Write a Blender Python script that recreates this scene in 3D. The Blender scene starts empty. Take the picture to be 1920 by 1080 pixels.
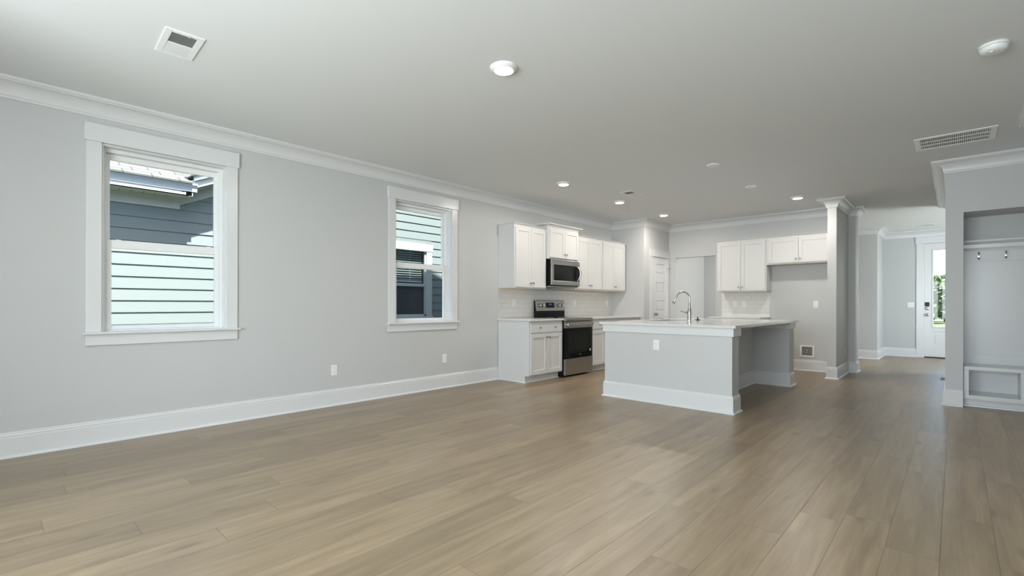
import bpy, bmesh, math, random
from mathutils import Vector, Matrix
random.seed(7)
PI = math.pi
scene = bpy.context.scene
COL = scene.collection

# ------------------------------------------------------------------ camera
FOC, HORIZON, EYE, YAW, ROLL = 898.24, 571.24, 1.1215, math.radians(42.7987), -0.0022
cam = bpy.data.cameras.new('camera')
cam.sensor_fit = 'HORIZONTAL'
cam.sensor_width = 36.0
cam.lens = 36.0 * FOC / 1920.0
cam.shift_y = (HORIZON - 540.0) / 1920.0
cam.clip_start, cam.clip_end = 0.02, 400
camo = bpy.data.objects.new('camera', cam)
COL.objects.link(camo)
camo.matrix_world = (Matrix.Translation((0, 0, EYE)) @ Matrix.Rotation(YAW, 4, 'Z')
                     @ Matrix.Rotation(PI / 2, 4, 'X') @ Matrix.Rotation(-ROLL, 4, 'Z'))
scene.camera = camo

# ------------------------------------------------------------------ world, sun, daylight, exposure
W = bpy.data.worlds.new('sky')
scene.world = W
W.use_nodes = True
wn = W.node_tree
sky = wn.nodes.new('ShaderNodeTexSky')
sky.sky_type = 'NISHITA'
sky.sun_disc = False
sky.sun_elevation = math.radians(58)
sky.sun_rotation = math.radians(90)
sky.air_density = 1.0
sky.dust_density = 1.5
wn.links.new(sky.outputs[0], wn.nodes['Background'].inputs[0])
wn.nodes['Background'].inputs[1].default_value = 0.56

sunl = bpy.data.lights.new('sun', 'SUN')
sunl.energy = 24.0
sunl.angle = math.radians(0.6)
sunl.color = (1.0, 0.97, 0.92)
suno = bpy.data.objects.new('sun', sunl)
COL.objects.link(suno)
_d = Vector((-0.41, 0.0, -0.91)).normalized()
suno.rotation_euler = _d.to_track_quat('-Z', 'Y').to_euler()


def area(name, loc, rot, sx, sy, power, color):
    l = bpy.data.lights.new(name, 'AREA')
    l.shape = 'RECTANGLE'
    l.size, l.size_y = sx, sy
    l.energy = power
    l.color = color
    o = bpy.data.objects.new(name, l)
    o.location = loc
    o.rotation_euler = rot
    COL.objects.link(o)
    return o


DAY = (0.87, 0.95, 1.0)
# daylight entering through the three big windows of the rear wall (behind the camera), facing +y
REAR_WIN = [(-3.10, -1.85), (-1.65, -0.60), (-0.45, 0.45)]
YR = -2.20                      # rear wall plane
for a, b in REAR_WIN:
    area('rear_window_daylight', ((a + b) / 2, YR - 0.06, 1.40), (PI / 2 + 0.35, 0, 0), b - a, 1.85, 112 * (b - a) / 1.3, DAY)
# daylight of the foyer window beyond the hall and of the side passage
area('foyer_window_daylight', (2.2, 11.25, 1.5), (PI / 2, 0, PI / 2), 1.4, 1.7, 84, DAY)
area('passage_fill_lamp', (-2.2, 11.2, 2.60), (0, math.radians(55), 0), 1.0, 1.4, 56, (1.0, 0.97, 0.93))  # added unseen lamp that brightens the passage behind the kitchen
area('side_passage_daylight', (2.95, 6.7, 1.5), (PI / 2, 0, PI / 2), 0.9, 1.6, 8, DAY)

vs = scene.view_settings
vs.view_transform = 'Standard'
vs.look = 'None'
vs.exposure = 0.07
vs.gamma = 1.0
vs.use_curve_mapping = False
scene.cycles.max_bounces = 10
scene.cycles.diffuse_bounces = 6
scene.cycles.caustics_reflective = False
scene.cycles.caustics_refractive = False
scene.cycles.sample_clamp_indirect = 6.0

# ------------------------------------------------------------------ materials
MATS = {}


def nodes_of(name):
    m = bpy.data.materials.new(name)
    m.use_nodes = True
    MATS[name] = m
    return m, m.node_tree.nodes, m.node_tree.links


def mat(name, col, rough=0.5, metal=0.0, spec=0.5, bump=0.0, bscale=60, emis=None, estr=0.0, vary=0.0):
    m, n, l = nodes_of(name)
    b = n['Principled BSDF']
    b.inputs['Base Color'].default_value = (*col, 1)
    b.inputs['Roughness'].default_value = rough
    b.inputs['Metallic'].default_value = metal
    b.inputs['Specular IOR Level'].default_value = spec
    if emis:
        b.inputs['Emission Color'].default_value = (*emis, 1)
        b.inputs['Emission Strength'].default_value = estr
    if bump or vary:
        tc = n.new('ShaderNodeTexCoord')
        t = n.new('ShaderNodeTexNoise')
        t.inputs['Scale'].default_value = bscale
        t.inputs['Detail'].default_value = 3
        l.new(tc.outputs['Object'], t.inputs['Vector'])
        if bump:
            bp = n.new('ShaderNodeBump')
            bp.inputs['Strength'].default_value = bump
            bp.inputs['Distance'].default_value = 0.002
            l.new(t.outputs['Fac'], bp.inputs['Height'])
            l.new(bp.outputs['Normal'], b.inputs['Normal'])
        if vary:
            mx = n.new('ShaderNodeMix')
            mx.data_type = 'RGBA'
            mx.inputs[6].default_value = (*[c * (1 - vary) for c in col], 1)
            mx.inputs[7].default_value = (*[min(1, c * (1 + vary)) for c in col], 1)
            l.new(t.outputs['Fac'], mx.inputs[0])
            l.new(mx.outputs[2], b.inputs['Base Color'])
    return m


M_WALL = mat('wall_paint', (0.56, 0.57, 0.57), 0.45, spec=0.4, bump=0.05, bscale=220)
M_CEIL = mat('ceiling_paint', (0.75, 0.77, 0.775), 0.8, spec=0.2, bump=0.05, bscale=160)
M_TRIM = mat('trim_enamel', (0.70, 0.71, 0.715), 0.26, spec=0.5)
M_CAB = mat('cabinet_white', (0.66, 0.665, 0.66), 0.38, spec=0.45)
M_MAPLE = mat('raw_maple', (0.62, 0.50, 0.34), 0.6, vary=0.1, bscale=20)
M_QUARTZ = mat('white_quartz', (0.70, 0.70, 0.70), 0.12, spec=0.5, vary=0.03, bscale=9)
M_PLATE = mat('white_plastic', (0.84, 0.85, 0.85), 0.35)
M_SLOT = mat('slot_dark', (0.18, 0.18, 0.18), 0.6)
M_STEEL = mat('stainless_steel', (0.38, 0.375, 0.365), 0.28, metal=1.0)
M_NICKEL = mat('brushed_nickel', (0.50, 0.49, 0.46), 0.22, metal=1.0)
M_KNOB = mat('dark_nickel', (0.30, 0.29, 0.28), 0.28, metal=1.0)
M_BLACK = mat('black_enamel', (0.007, 0.009, 0.011), 0.3, spec=0.2)
M_BGLASS = mat('black_glass', (0.004, 0.005, 0.006), 0.06, spec=0.16)
M_MWGLASS = mat('smoked_glass', (0.009, 0.011, 0.010), 0.1, spec=0.2)
M_RUB = mat('black_rubber', (0.015, 0.015, 0.015), 0.5)
M_GREYPL = mat('grey_plastic', (0.45, 0.45, 0.44), 0.4)
M_DUCT = mat('duct_shadow', (0.20, 0.205, 0.20), 0.7)
M_LOUV = mat('louver_enamel', (0.62, 0.63, 0.62), 0.4)
M_LED = mat('led_lens', (0.9, 0.88, 0.84), 0.5, emis=(1.0, 0.90, 0.76), estr=9.0)
M_BLUE = mat('blue_display', (0.01, 0.01, 0.03), 0.1, emis=(0.15, 0.22, 0.9), estr=0.8)
M_COPPER = mat('copper_pipe', (0.55, 0.27, 0.14), 0.35, metal=1.0)
M_BRASS = mat('brass_valve', (0.55, 0.42, 0.16), 0.35, metal=1.0)
M_RED = mat('red_valve_handle', (0.45, 0.06, 0.05), 0.4)
M_SIDING = mat('blue_grey_siding', (0.178, 0.206, 0.207), 0.6, bump=0.15, bscale=40, vary=0.03)
M_EXTTRIM = mat('exterior_white', (0.50, 0.50, 0.49), 0.5)
M_EDGE = mat('blue_grey_edge', (0.40, 0.43, 0.46), 0.4)  # blue-grey for the moulded roof edge board and rake trim
M_SOFFIT = mat('vinyl_soffit', (0.50, 0.495, 0.46), 0.6)
M_METALV = mat('galvanised_vent', (0.75, 0.77, 0.80), 0.18, metal=1.0)
M_BLIND = mat('blind_slats', (0.72, 0.75, 0.75), 0.5)
M_SCREEN = mat('insect_screen', (0.035, 0.04, 0.045), 0.7)
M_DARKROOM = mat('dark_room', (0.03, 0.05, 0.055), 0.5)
M_LAWN = mat('lawn_grass', (0.085, 0.105, 0.05), 0.9, vary=0.35, bscale=2.0)
M_ROAD = mat('asphalt', (0.2, 0.195, 0.19), 0.9)
M_BARK = mat('bark', (0.10, 0.075, 0.05), 0.9)
M_LEAF = mat('leaf_green', (0.05, 0.085, 0.025), 0.6, vary=0.4, bscale=0.8)
M_LEAFD = mat('leaf_dark', (0.033, 0.065, 0.022), 0.6, vary=0.4, bscale=0.8)
M_MULCH = mat('brown_mulch', (0.13, 0.09, 0.065), 0.9, vary=0.4, bscale=6)
M_CONC = mat('concrete', (0.35, 0.345, 0.33), 0.9)
M_STICK = mat('grey_sticker', (0.42, 0.42, 0.41), 0.5)


def glass_mat():
    m, n, l = nodes_of('clear_glass')
    n.remove(n['Principled BSDF'])
    tr = n.new('ShaderNodeBsdfTransparent')
    tr.inputs[0].default_value = (0.95, 0.98, 0.97, 1)
    gl = n.new('ShaderNodeBsdfGlossy')
    gl.inputs['Roughness'].default_value = 0.02
    fr = n.new('ShaderNodeFresnel')
    fr.inputs['IOR'].default_value = 1.45
    mx = n.new('ShaderNodeMixShader')
    ge = n.new('ShaderNodeNewGeometry')
    fm = n.new('ShaderNodeMath')          # only the outer face of each pane reflects
    fm.operation = 'MULTIPLY'
    inv = n.new('ShaderNodeMath')
    inv.operation = 'SUBTRACT'
    inv.inputs[0].default_value = 1.0
    l.new(ge.outputs['Backfacing'], inv.inputs[1])
    l.new(fr.outputs[0], fm.inputs[0])
    l.new(inv.outputs[0], fm.inputs[1])
    l.new(fm.outputs[0], mx.inputs[0])
    l.new(tr.outputs[0], mx.inputs[1])
    l.new(gl.outputs[0], mx.inputs[2])
    l.new(mx.outputs[0], n['Material Output'].inputs[0])
    return m


M_GLASS = glass_mat()


def tile_mat():
    m, n, l = nodes_of('subway_tile')
    b = n['Principled BSDF']
    b.inputs['Roughness'].default_value = 0.15
    tc = n.new('ShaderNodeTexCoord')
    mp = n.new('ShaderNodeMapping')
    br = n.new('ShaderNodeTexBrick')
    br.inputs['Color1'].default_value = (0.76, 0.76, 0.74, 1)
    br.inputs['Color2'].default_value = (0.73, 0.73, 0.71, 1)
    br.inputs['Mortar'].default_value = (0.60, 0.60, 0.58, 1)
    br.inputs['Scale'].default_value = 1.0
    br.inputs['Mortar Size'].default_value = 0.0022
    br.inputs['Mortar Smooth'].default_value = 0.2
    br.inputs['Brick Width'].default_value = 0.152
    br.inputs['Row Height'].default_value = 0.0762
    l.new(tc.outputs['Object'], mp.inputs['Vector'])
    l.new(mp.outputs[0], br.inputs['Vector'])
    l.new(br.outputs['Color'], b.inputs['Base Color'])
    bp = n.new('ShaderNodeBump')
    bp.inputs['Strength'].default_value = 0.4
    bp.inputs['Distance'].default_value = 0.002
    bp.invert = True
    l.new(br.outputs['Fac'], bp.inputs['Height'])
    l.new(bp.outputs[0], b.inputs['Normal'])
    return m


M_TILE = tile_mat()


def math_node(n, l, op, a, b=None, c=None):
    k = n.new('ShaderNodeMath')
    k.operation = op
    for i, v in enumerate((a, b, c)):
        if v is None:
            continue
        if isinstance(v, (int, float)):
            k.inputs[i].default_value = v
        else:
            l.new(v, k.inputs[i])
    return k.outputs[0]


def floor_mat():
    m, n, l = nodes_of('oak_planks')
    b = n['Principled BSDF']
    tc = n.new('ShaderNodeTexCoord')
    sx = n.new('ShaderNodeSeparateXYZ')
    l.new(tc.outputs['Object'], sx.inputs[0])
    PW, PL = 0.19, 1.41
    u = math_node(n, l, 'DIVIDE', math_node(n, l, 'ADD', sx.outputs[0], 1.0), PW)
    row = math_node(n, l, 'FLOOR', u)
    wr = n.new('ShaderNodeTexWhiteNoise')
    wr.noise_dimensions = '1D'
    l.new(row, wr.inputs['W'])
    v = math_node(n, l, 'ADD', math_node(n, l, 'DIVIDE', sx.outputs[1], PL),
                  math_node(n, l, 'MULTIPLY', wr.outputs['Value'], 1.0))
    colr = math_node(n, l, 'FLOOR', v)
    cx = n.new('ShaderNodeCombineXYZ')
    l.new(row, cx.inputs[0])
    l.new(colr, cx.inputs[1])
    wp = n.new('ShaderNodeTexWhiteNoise')
    wp.noise_dimensions = '2D'
    l.new(cx.outputs[0], wp.inputs['Vector'])
    # grain: stretched noise, shifted per plank
    off = n.new('ShaderNodeCombineXYZ')
    l.new(math_node(n, l, 'MULTIPLY', sx.outputs[0], 16.0), off.inputs[0])
    l.new(math_node(n, l, 'MULTIPLY', sx.outputs[1], 1.3), off.inputs[1])
    l.new(math_node(n, l, 'MULTIPLY', wp.outputs['Value'], 37.0), off.inputs[2])
    g1 = n.new('ShaderNodeTexNoise')
    g1.inputs['Scale'].default_value = 1.0
    g1.inputs['Detail'].default_value = 6
    g1.inputs['Roughness'].default_value = 0.62
    g1.inputs['Distortion'].default_value = 0.6
    l.new(off.outputs[0], g1.inputs['Vector'])
    off2 = n.new('ShaderNodeCombineXYZ')
    l.new(math_node(n, l, 'MULTIPLY', sx.outputs[0], 110.0), off2.inputs[0])
    l.new(math_node(n, l, 'MULTIPLY', sx.outputs[1], 5.0), off2.inputs[1])
    l.new(math_node(n, l, 'MULTIPLY', wp.outputs['Value'], 91.0), off2.inputs[2])
    g2 = n.new('ShaderNodeTexNoise')
    g2.inputs['Scale'].default_value = 1.0
    g2.inputs['Detail'].default_value = 3
    l.new(off2.outputs[0], g2.inputs['Vector'])
    # knots
    off3 = n.new('ShaderNodeCombineXYZ')
    l.new(math_node(n, l, 'MULTIPLY', sx.outputs[0], 5.5), off3.inputs[0])
    l.new(math_node(n, l, 'MULTIPLY', sx.outputs[1], 1.6), off3.inputs[1])
    l.new(math_node(n, l, 'MULTIPLY', wp.outputs['Value'], 13.0), off3.inputs[2])
    kn = n.new('ShaderNodeTexVoronoi')
    kn.inputs['Scale'].default_value = 1.0
    l.new(off3.outputs[0], kn.inputs['Vector'])
    kr = n.new('ShaderNodeMapRange')
    kr.inputs['From Min'].default_value = 0.02
    kr.inputs['From Max'].default_value = 0.16
    kr.inputs['To Min'].default_value = 1.0
    kr.inputs['To Max'].default_value = 0.0
    l.new(kn.outputs['Distance'], kr.inputs['Value'])
    ramp = n.new('ShaderNodeValToRGB')
    ramp.color_ramp.elements[0].position = 0.30
    ramp.color_ramp.elements[0].color = (0.208, 0.149, 0.087, 1)
    ramp.color_ramp.elements[1].position = 0.72
    ramp.color_ramp.elements[1].color = (0.342, 0.260, 0.164, 1)
    l.new(g1.outputs['Fac'], ramp.inputs[0])
    tone = n.new('ShaderNodeMapRange')
    tone.inputs['To Min'].default_value = 0.84
    tone.inputs['To Max'].default_value = 1.10
    l.new(wp.outputs['Value'], tone.inputs['Value'])
    fine = n.new('ShaderNodeMapRange')
    fine.inputs['From Min'].default_value = 0.3
    fine.inputs['From Max'].default_value = 0.7
    fine.inputs['To Min'].default_value = 0.93
    fine.inputs['To Max'].default_value = 1.05
    l.new(g2.outputs['Fac'], fine.inputs['Value'])
    k1 = math_node(n, l, 'SUBTRACT', 1.0, math_node(n, l, 'MULTIPLY', kr.outputs[0], 0.34))
    fac = math_node(n, l, 'MULTIPLY', math_node(n, l, 'MULTIPLY', tone.outputs[0], fine.outputs[0]), k1)
    # seams
    fu = math_node(n, l, 'FRACT', u)
    fv = math_node(n, l, 'FRACT', v)
    du = math_node(n, l, 'MULTIPLY', math_node(n, l, 'MINIMUM', fu, math_node(n, l, 'SUBTRACT', 1.0, fu)), PW)
    dv = math_node(n, l, 'MULTIPLY', math_node(n, l, 'MINIMUM', fv, math_node(n, l, 'SUBTRACT', 1.0, fv)), PL)
    d = math_node(n, l, 'MINIMUM', du, dv)
    sm = n.new('ShaderNodeMapRange')
    sm.inputs['From Min'].default_value = 0.0004
    sm.inputs['From Max'].default_value = 0.0026
    sm.inputs['To Min'].default_value = 0.52
    sm.inputs['To Max'].default_value = 1.0
    l.new(d, sm.inputs['Value'])
    fac = math_node(n, l, 'MULTIPLY', fac, sm.outputs[0])
    vm = n.new('ShaderNodeVectorMath')
    vm.operation = 'SCALE'
    l.new(ramp.outputs[0], vm.inputs[0])
    l.new(fac, vm.inputs['Scale'])
    l.new(vm.outputs[0], b.inputs['Base Color'])
    b.inputs['Specular IOR Level'].default_value = 0.75
    b.inputs['Coat Weight'].default_value = 0.0
    b.inputs['Coat Roughness'].default_value = 0.24
    rr = n.new('ShaderNodeMapRange')
    rr.inputs['To Min'].default_value = 0.30
    rr.inputs['To Max'].default_value = 0.38
    l.new(g1.outputs['Fac'], rr.inputs['Value'])
    l.new(rr.outputs[0], b.inputs['Roughness'])
    h = math_node(n, l, 'ADD', math_node(n, l, 'MULTIPLY', sm.outputs[0], 1.0),
                  math_node(n, l, 'MULTIPLY', g2.outputs['Fac'], 0.08))
    bp = n.new('ShaderNodeBump')
    bp.inputs['Strength'].default_value = 0.35
    bp.inputs['Distance'].default_value = 0.0015
    l.new(h, bp.inputs['Height'])
    l.new(bp.outputs[0], b.inputs['Normal'])
    return m


M_FLOOR = floor_mat()


def shingle_mat():
    m, n, l = nodes_of('pale_shingles')
    b = n['Principled BSDF']
    b.inputs['Roughness'].default_value = 0.9
    tc = n.new('ShaderNodeTexCoord')
    sp = n.new('ShaderNodeSeparateXYZ')
    cb = n.new('ShaderNodeCombineXYZ')
    l.new(tc.outputs['Object'], sp.inputs[0])
    l.new(sp.outputs[1], cb.inputs[0])
    l.new(math_node(n, l, 'MULTIPLY', sp.outputs[0], 1.118), cb.inputs[1])
    br = n.new('ShaderNodeTexBrick')
    br.inputs['Color1'].default_value = (0.105, 0.102, 0.098, 1)
    br.inputs['Color2'].default_value = (0.078, 0.075, 0.072, 1)
    br.inputs['Mortar'].default_value = (0.03, 0.03, 0.03, 1)
    br.inputs['Scale'].default_value = 1.0
    br.inputs['Mortar Size'].default_value = 0.007
    br.inputs['Brick Width'].default_value = 0.30
    br.inputs['Row Height'].default_value = 0.14
    br.offset = 0.37
    l.new(cb.outputs[0], br.inputs['Vector'])
    l.new(br.outputs['Color'], b.inputs['Base Color'])
    return m


M_SHINGLE = shingle_mat()

# ------------------------------------------------------------------ mesh helpers
MW = {}          # world matrix of every Empty / parent, kept here so no depsgraph update is needed


class MB:
    def __init__(self):
        self.bm = bmesh.new()

    def box(self, x0, x1, y0, y1, z0, z1):
        vs_ = [self.bm.verts.new(p) for p in ((x0, y0, z0), (x1, y0, z0), (x1, y1, z0), (x0, y1, z0),
                                              (x0, y0, z1), (x1, y0, z1), (x1, y1, z1), (x0, y1, z1))]
        for f in ((0, 3, 2, 1), (4, 5, 6, 7), (0, 1, 5, 4), (1, 2, 6, 5), (2, 3, 7, 6), (3, 0, 4, 7)):
            self.bm.faces.new([vs_[i] for i in f])
        return self

    def prism(self, pts, axis, a, b):
        """polygon pts (2-D) extruded from a to b along axis; x: pts=(y,z), y: pts=(x,z), z: pts=(x,y)"""
        def mk(p, t):
            return {'x': (t, p[0], p[1]), 'y': (p[0], t, p[1]), 'z': (p[0], p[1], t)}[axis]
        A = [self.bm.verts.new(mk(p, a)) for p in pts]
        B = [self.bm.verts.new(mk(p, b)) for p in pts]
        n = len(pts)
        self.bm.faces.new(A[::-1])
        self.bm.faces.new(B)
        for i in range(n):
            self.bm.faces.new((A[i], A[(i + 1) % n], B[(i + 1) % n], B[i]))
        return self

    def lathe(self, prof, center=(0, 0, 0), axis='z', seg=24):
        """prof: list of (radius, height along axis)"""
        c = Vector(center)
        rings = []
        for r, h in prof:
            ring = []
            for k in range(seg):
                t = 2 * PI * k / seg
                a, b_ = max(r, 1e-5) * math.cos(t), max(r, 1e-5) * math.sin(t)
                p = {'z': (a, b_, h), 'x': (h, a, b_), 'y': (b_, h, a)}[axis]
                ring.append(self.bm.verts.new(c + Vector(p)))
            rings.append(ring)
        for i in range(len(rings) - 1):
            for k in range(seg):
                f = self.bm.faces.new((rings[i][k], rings[i][(k + 1) % seg], rings[i + 1][(k + 1) % seg], rings[i + 1][k]))
                f.smooth = True
        self.bm.faces.new(rings[0][::-1])
        self.bm.faces.new(rings[-1])
        return self

    def tube(self, pts, radii, seg=12):
        pts = [Vector(p) for p in pts]
        if isinstance(radii, (int, float)):
            radii = [radii] * len(pts)
        rings = []
        ref = None
        for i, p in enumerate(pts):
            t = (pts[min(i + 1, len(pts) - 1)] - pts[max(i - 1, 0)]).normalized()
            if ref is None:
                ref = Vector((0, 0, 1)) if abs(t.z) < 0.9 else Vector((1, 0, 0))
            s = t.cross(ref)
            if s.length < 1e-4:
                s = t.orthogonal()
            s.normalize()
            ref = s.cross(t).normalized()
            rings.append([self.bm.verts.new(p + radii[i] * (math.cos(2 * PI * k / seg) * s + math.sin(2 * PI * k / seg) * ref)) for k in range(seg)])
        for i in range(len(rings) - 1):
            for k in range(seg):
                f = self.bm.faces.new((rings[i][k], rings[i][(k + 1) % seg], rings[i + 1][(k + 1) % seg], rings[i + 1][k]))
                f.smooth = True
        self.bm.faces.new(rings[0][::-1])
        self.bm.faces.new(rings[-1])
        return self

    def sweep(self, path, prof):
        """prof (offset, z) carried along a plan path; offset is to the right of travel, mitred at corners"""
        P = [Vector(p) for p in path]
        rings = []
        for i, p in enumerate(P):
            ns = []
            if i > 0:
                d = (P[i] - P[i - 1]).normalized()
                ns.append(Vector((d.y, -d.x)))
            if i < len(P) - 1:
                d = (P[i + 1] - P[i]).normalized()
                ns.append(Vector((d.y, -d.x)))
            m = ns[0] if len(ns) == 1 else (ns[0] + ns[1]) / (1 + ns[0].dot(ns[1]))
            rings.append([self.bm.verts.new((p.x + o * m.x, p.y + o * m.y, z)) for o, z in prof])
        n = len(prof)
        for i in range(len(rings) - 1):
            for k in range(n):
                self.bm.faces.new((rings[i][k], rings[i + 1][k], rings[i + 1][(k + 1) % n], rings[i][(k + 1) % n]))
        self.bm.faces.new(rings[0])
        self.bm.faces.new(rings[-1][::-1])
        return self

    def build(self, name, m, parent=None, world=False, bevel=0.0, smooth=False, seg=2):
        bm = self.bm
        if parent is not None and world:
            bm.transform(MW[parent.name].inverted())
        bmesh.ops.recalc_face_normals(bm, faces=bm.faces[:])
        me = bpy.data.meshes.new(name)
        if smooth:
            for f in bm.faces:
                f.smooth = True
        bm.to_mesh(me)
        bm.free()
        me.materials.append(m)
        if any(p.use_smooth for p in me.polygons):
            me.set_sharp_from_angle(angle=math.radians(38))
        o = bpy.data.objects.new(name, me)
        COL.objects.link(o)
        if parent is not None:
            o.parent = parent
            MW[o.name] = MW[parent.name]
        else:
            MW[o.name] = Matrix.Identity(4)
        if bevel:
            md = o.modifiers.new('bevel', 'BEVEL')
            md.width = bevel
            md.segments = seg
            md.limit_method = 'ANGLE'
        return o


def tag(o, label=None, cat=None, group=None, kind=None):
    if label:
        o['label'] = label
    if cat:
        o['category'] = cat
    if group:
        o['group'] = group
    if kind:
        o['kind'] = kind
    return o


def empty(name, loc=(0, 0, 0), rz=0.0):
    o = bpy.data.objects.new(name, None)
    o.empty_display_size = 0.05
    COL.objects.link(o)
    place(o, loc, rz)
    return o


def place(o, loc, rz=0.0):
    o.location = loc
    o.rotation_euler = (0, 0, rz)
    MW[o.name] = Matrix.Translation(loc) @ Matrix.Rotation(rz, 4, 'Z')


def copy_tree(o, parent=None):
    c = o.copy()
    COL.objects.link(c)
    if parent is not None:
        c.parent = parent
    for ch in list(o.children):
        copy_tree(ch, c)
    return c


def struct(name, mb, m, label=None, cat=None, **kw):
    o = mb.build(name, m, **kw)
    return tag(o, label, cat, kind='structure')


# ------------------------------------------------------------------ plan dimensions (metres, camera stands over the origin)
C = 2.743                       # ceiling
XL = -5.053                     # window wall
YP, XP, YB = 8.379, -4.341, 9.45    # pantry front, pantry side, kitchen back wall
X1, Y1, X2, Y3, X3, Y3B = -1.444, 8.674, -1.327, 9.735, -1.224, 10.06
X4, Y4, Y4B = -0.086, 7.29, 10.40   # block with the bench niche
Y5, X6, Y6 = 12.468, -1.197, 13.647
XFL = -4.78                     # far stair-hall side wall
XR, YRE = 0.522, 6.114          # wall beside the camera and where it ends
WT = 0.16

# ------------------------------------------------------------------ floor, ceiling
struct('floor', MB().box(XL - WT, 3.3, YR - 0.2, 13.85, -0.12, 0.0), M_FLOOR,
       'light oak plank floor running from the living room to the front door', 'floor')
struct('ceiling', MB().box(XL - WT, 3.3, YR - 0.2, 13.85, C, C + 0.2), M_CEIL,
       'flat pale grey painted ceiling over living room and kitchen', 'ceiling')

# ------------------------------------------------------------------ window wall with two openings
WIN_Y = [(0.584, 1.482), (3.339, 4.237)]
WZ0, WZ1 = 0.878, 2.412
w = MB()
ys = [YR - 0.2] + [v for p in WIN_Y for v in p] + [YP + 1.2]
for i in range(0, len(ys), 2):
    w.box(XL - WT, XL, ys[i], ys[i + 1], 0, C)
for a, b in WIN_Y:
    w.box(XL - WT, XL, a, b, 0, WZ0)
    w.box(XL - WT, XL, a, b, WZ1, C)
struct('wall_left', w, M_WALL, 'long light grey wall holding the two double hung windows', 'wall')


def make_window():
    a, b = WIN_Y[0]
    root = empty('window_1', (XL, (a + b) / 2, WZ0))
    B = lambda name, mb, m, par=root, **k: mb.build(name, m, par, world=True, **k)
    B('side_casing', MB().box(XL, XL + 0.019, a - 0.096, a, 0.895, 2.417), M_TRIM, bevel=0.002)
    B('side_casing', MB().box(XL, XL + 0.019, b, b + 0.096, 0.895, 2.417), M_TRIM, bevel=0.002)
    B('head_casing', MB().box(XL, XL + 0.028, a - 0.108, b + 0.108, 2.417, 2.560), M_TRIM, bevel=0.003)
    B('window_sill', MB().box(XL - 0.07, XL, a + 0.001, b - 0.001, 0.879, 0.895).box(XL, XL + 0.055, a - 0.116, b + 0.116, 0.877, 0.895), M_TRIM, bevel=0.004)
    B('apron', MB().box(XL, XL + 0.019, a - 0.096, b + 0.096, 0.788, 0.877), M_TRIM, bevel=0.002)
    # jamb liner
    B('jamb', MB().box(XL - 0.07, XL + 0.004, a, a + 0.012, 0.895, WZ1 - 0.012).box(XL - 0.07, XL + 0.004, b - 0.012, b, 0.895, WZ1 - 0.012)
      .box(XL - 0.07, XL + 0.004, a, b, WZ1 - 0.012, WZ1), M_TRIM)
    x0, x1 = XL - 0.155, XL - 0.07
    fr = MB()
    for (p, q) in ((a + 0.001, a + 0.036), (b - 0.036, b - 0.001)):
        fr.box(x0, x1, p, q, 0.895, WZ1 - 0.001)
        s = 1 if p < (a + b) / 2 else -1
        e = q if s > 0 else p                       # jamb track ribs
        fr.box(x0 + 0.040, x0 + 0.046, min(e, e + s * 0.006), max(e, e + s * 0.006), 0.93, WZ1 - 0.03)
    fr.box(x0, x1, a + 0.036, b - 0.036, WZ1 - 0.040, WZ1 - 0.001)
    fr.box(x0, x1, a + 0.036, b - 0.036, 0.88, 0.908)
    B('window_frame', fr, M_PLATE, bevel=0.002)

    def sash(name, xa, xb, z0, z1, bot, top, side):
        p, q = a + 0.037, b - 0.037
        s = MB().box(xa, xb, p, p + side, z0, z1).box(xa, xb, q - side, q, z0, z1)
        s.box(xa, xb, p + side, q - side, z0, z0 + bot).box(xa, xb, p + side, q - side, z1 - top, z1)
        so = B(name, s, M_PLATE, bevel=0.003)
        xm = (xa + xb) / 2
        B('pane', MB().box(xm - 0.003, xm + 0.003, p + side - 0.004, q - side + 0.004, z0 + bot - 0.004, z1 - top + 0.004), M_GLASS, so)
        return so
    sash('upper_sash', x0 + 0.006, x0 + 0.038, 1.612, WZ1 - 0.041, 0.046, 0.048, 0.030)
    lo = sash('lower_sash', x0 + 0.048, x0 + 0.082, 0.909, 1.650, 0.034, 0.066, 0.036)
    B('sash_latch', MB().box(x0 + 0.05, x0 + 0.078, a + 0.10, a + 0.135, 1.650, 1.658), M_PLATE, lo)
    B('sash_latch', MB().box(x0 + 0.05, x0 + 0.078, b - 0.135, b - 0.10, 1.650, 1.658), M_PLATE, lo)
    return root


w1 = make_window()
tag(w1, 'white double hung window looking onto neighbouring roof edge and siding', 'window', kind='structure')
w2 = copy_tree(w1)
w2.name = 'window_2'
place(w2, (XL, sum(WIN_Y[1]) / 2, WZ0))
tag(w2, 'white double hung window nearest the kitchen cabinets, facing a neighbouring window with blinds', 'window', kind='structure')

# ------------------------------------------------------------------ other walls
struct('wall_pantry', MB().box(XL, XP, YP, YB, 0, C), M_WALL, 'grey boxed out pantry wall in the kitchen corner', 'wall')
OPX0, OPX1, OPZ = -4.19, -3.40, 2.08
struct('wall_kitchen', MB().box(XL - WT, OPX0, YB, YB + 0.12, 0, C).box(OPX1, X1, YB, YB + 0.12, 0, C).box(OPX0, OPX1, YB, YB + 0.12, OPZ, C),
       M_WALL, 'grey rear kitchen wall with an open passage beside the wall cabinets', 'wall')
struct('wall_divider', MB().box(X1, X2, Y1, Y3, 0, C).box(X1, X3, Y3, Y3B, 0, C), M_WALL,
       'stepped grey wall end between the kitchen and the entry hall', 'wall')
struct('wall_stair', MB().box(XFL, X6, Y5, Y6, 0, C).box(XFL - 0.12, XFL, YB + 0.12, Y6, 0, C).box(X6, X6 + 0.0005, Y5, Y5 + 0.001, 0, C),
       M_WALL, 'pale grey hall wall beyond the passage and wall end', 'wall')
DX0, DX1, DZ = -0.497, 0.417, 2.455
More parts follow.
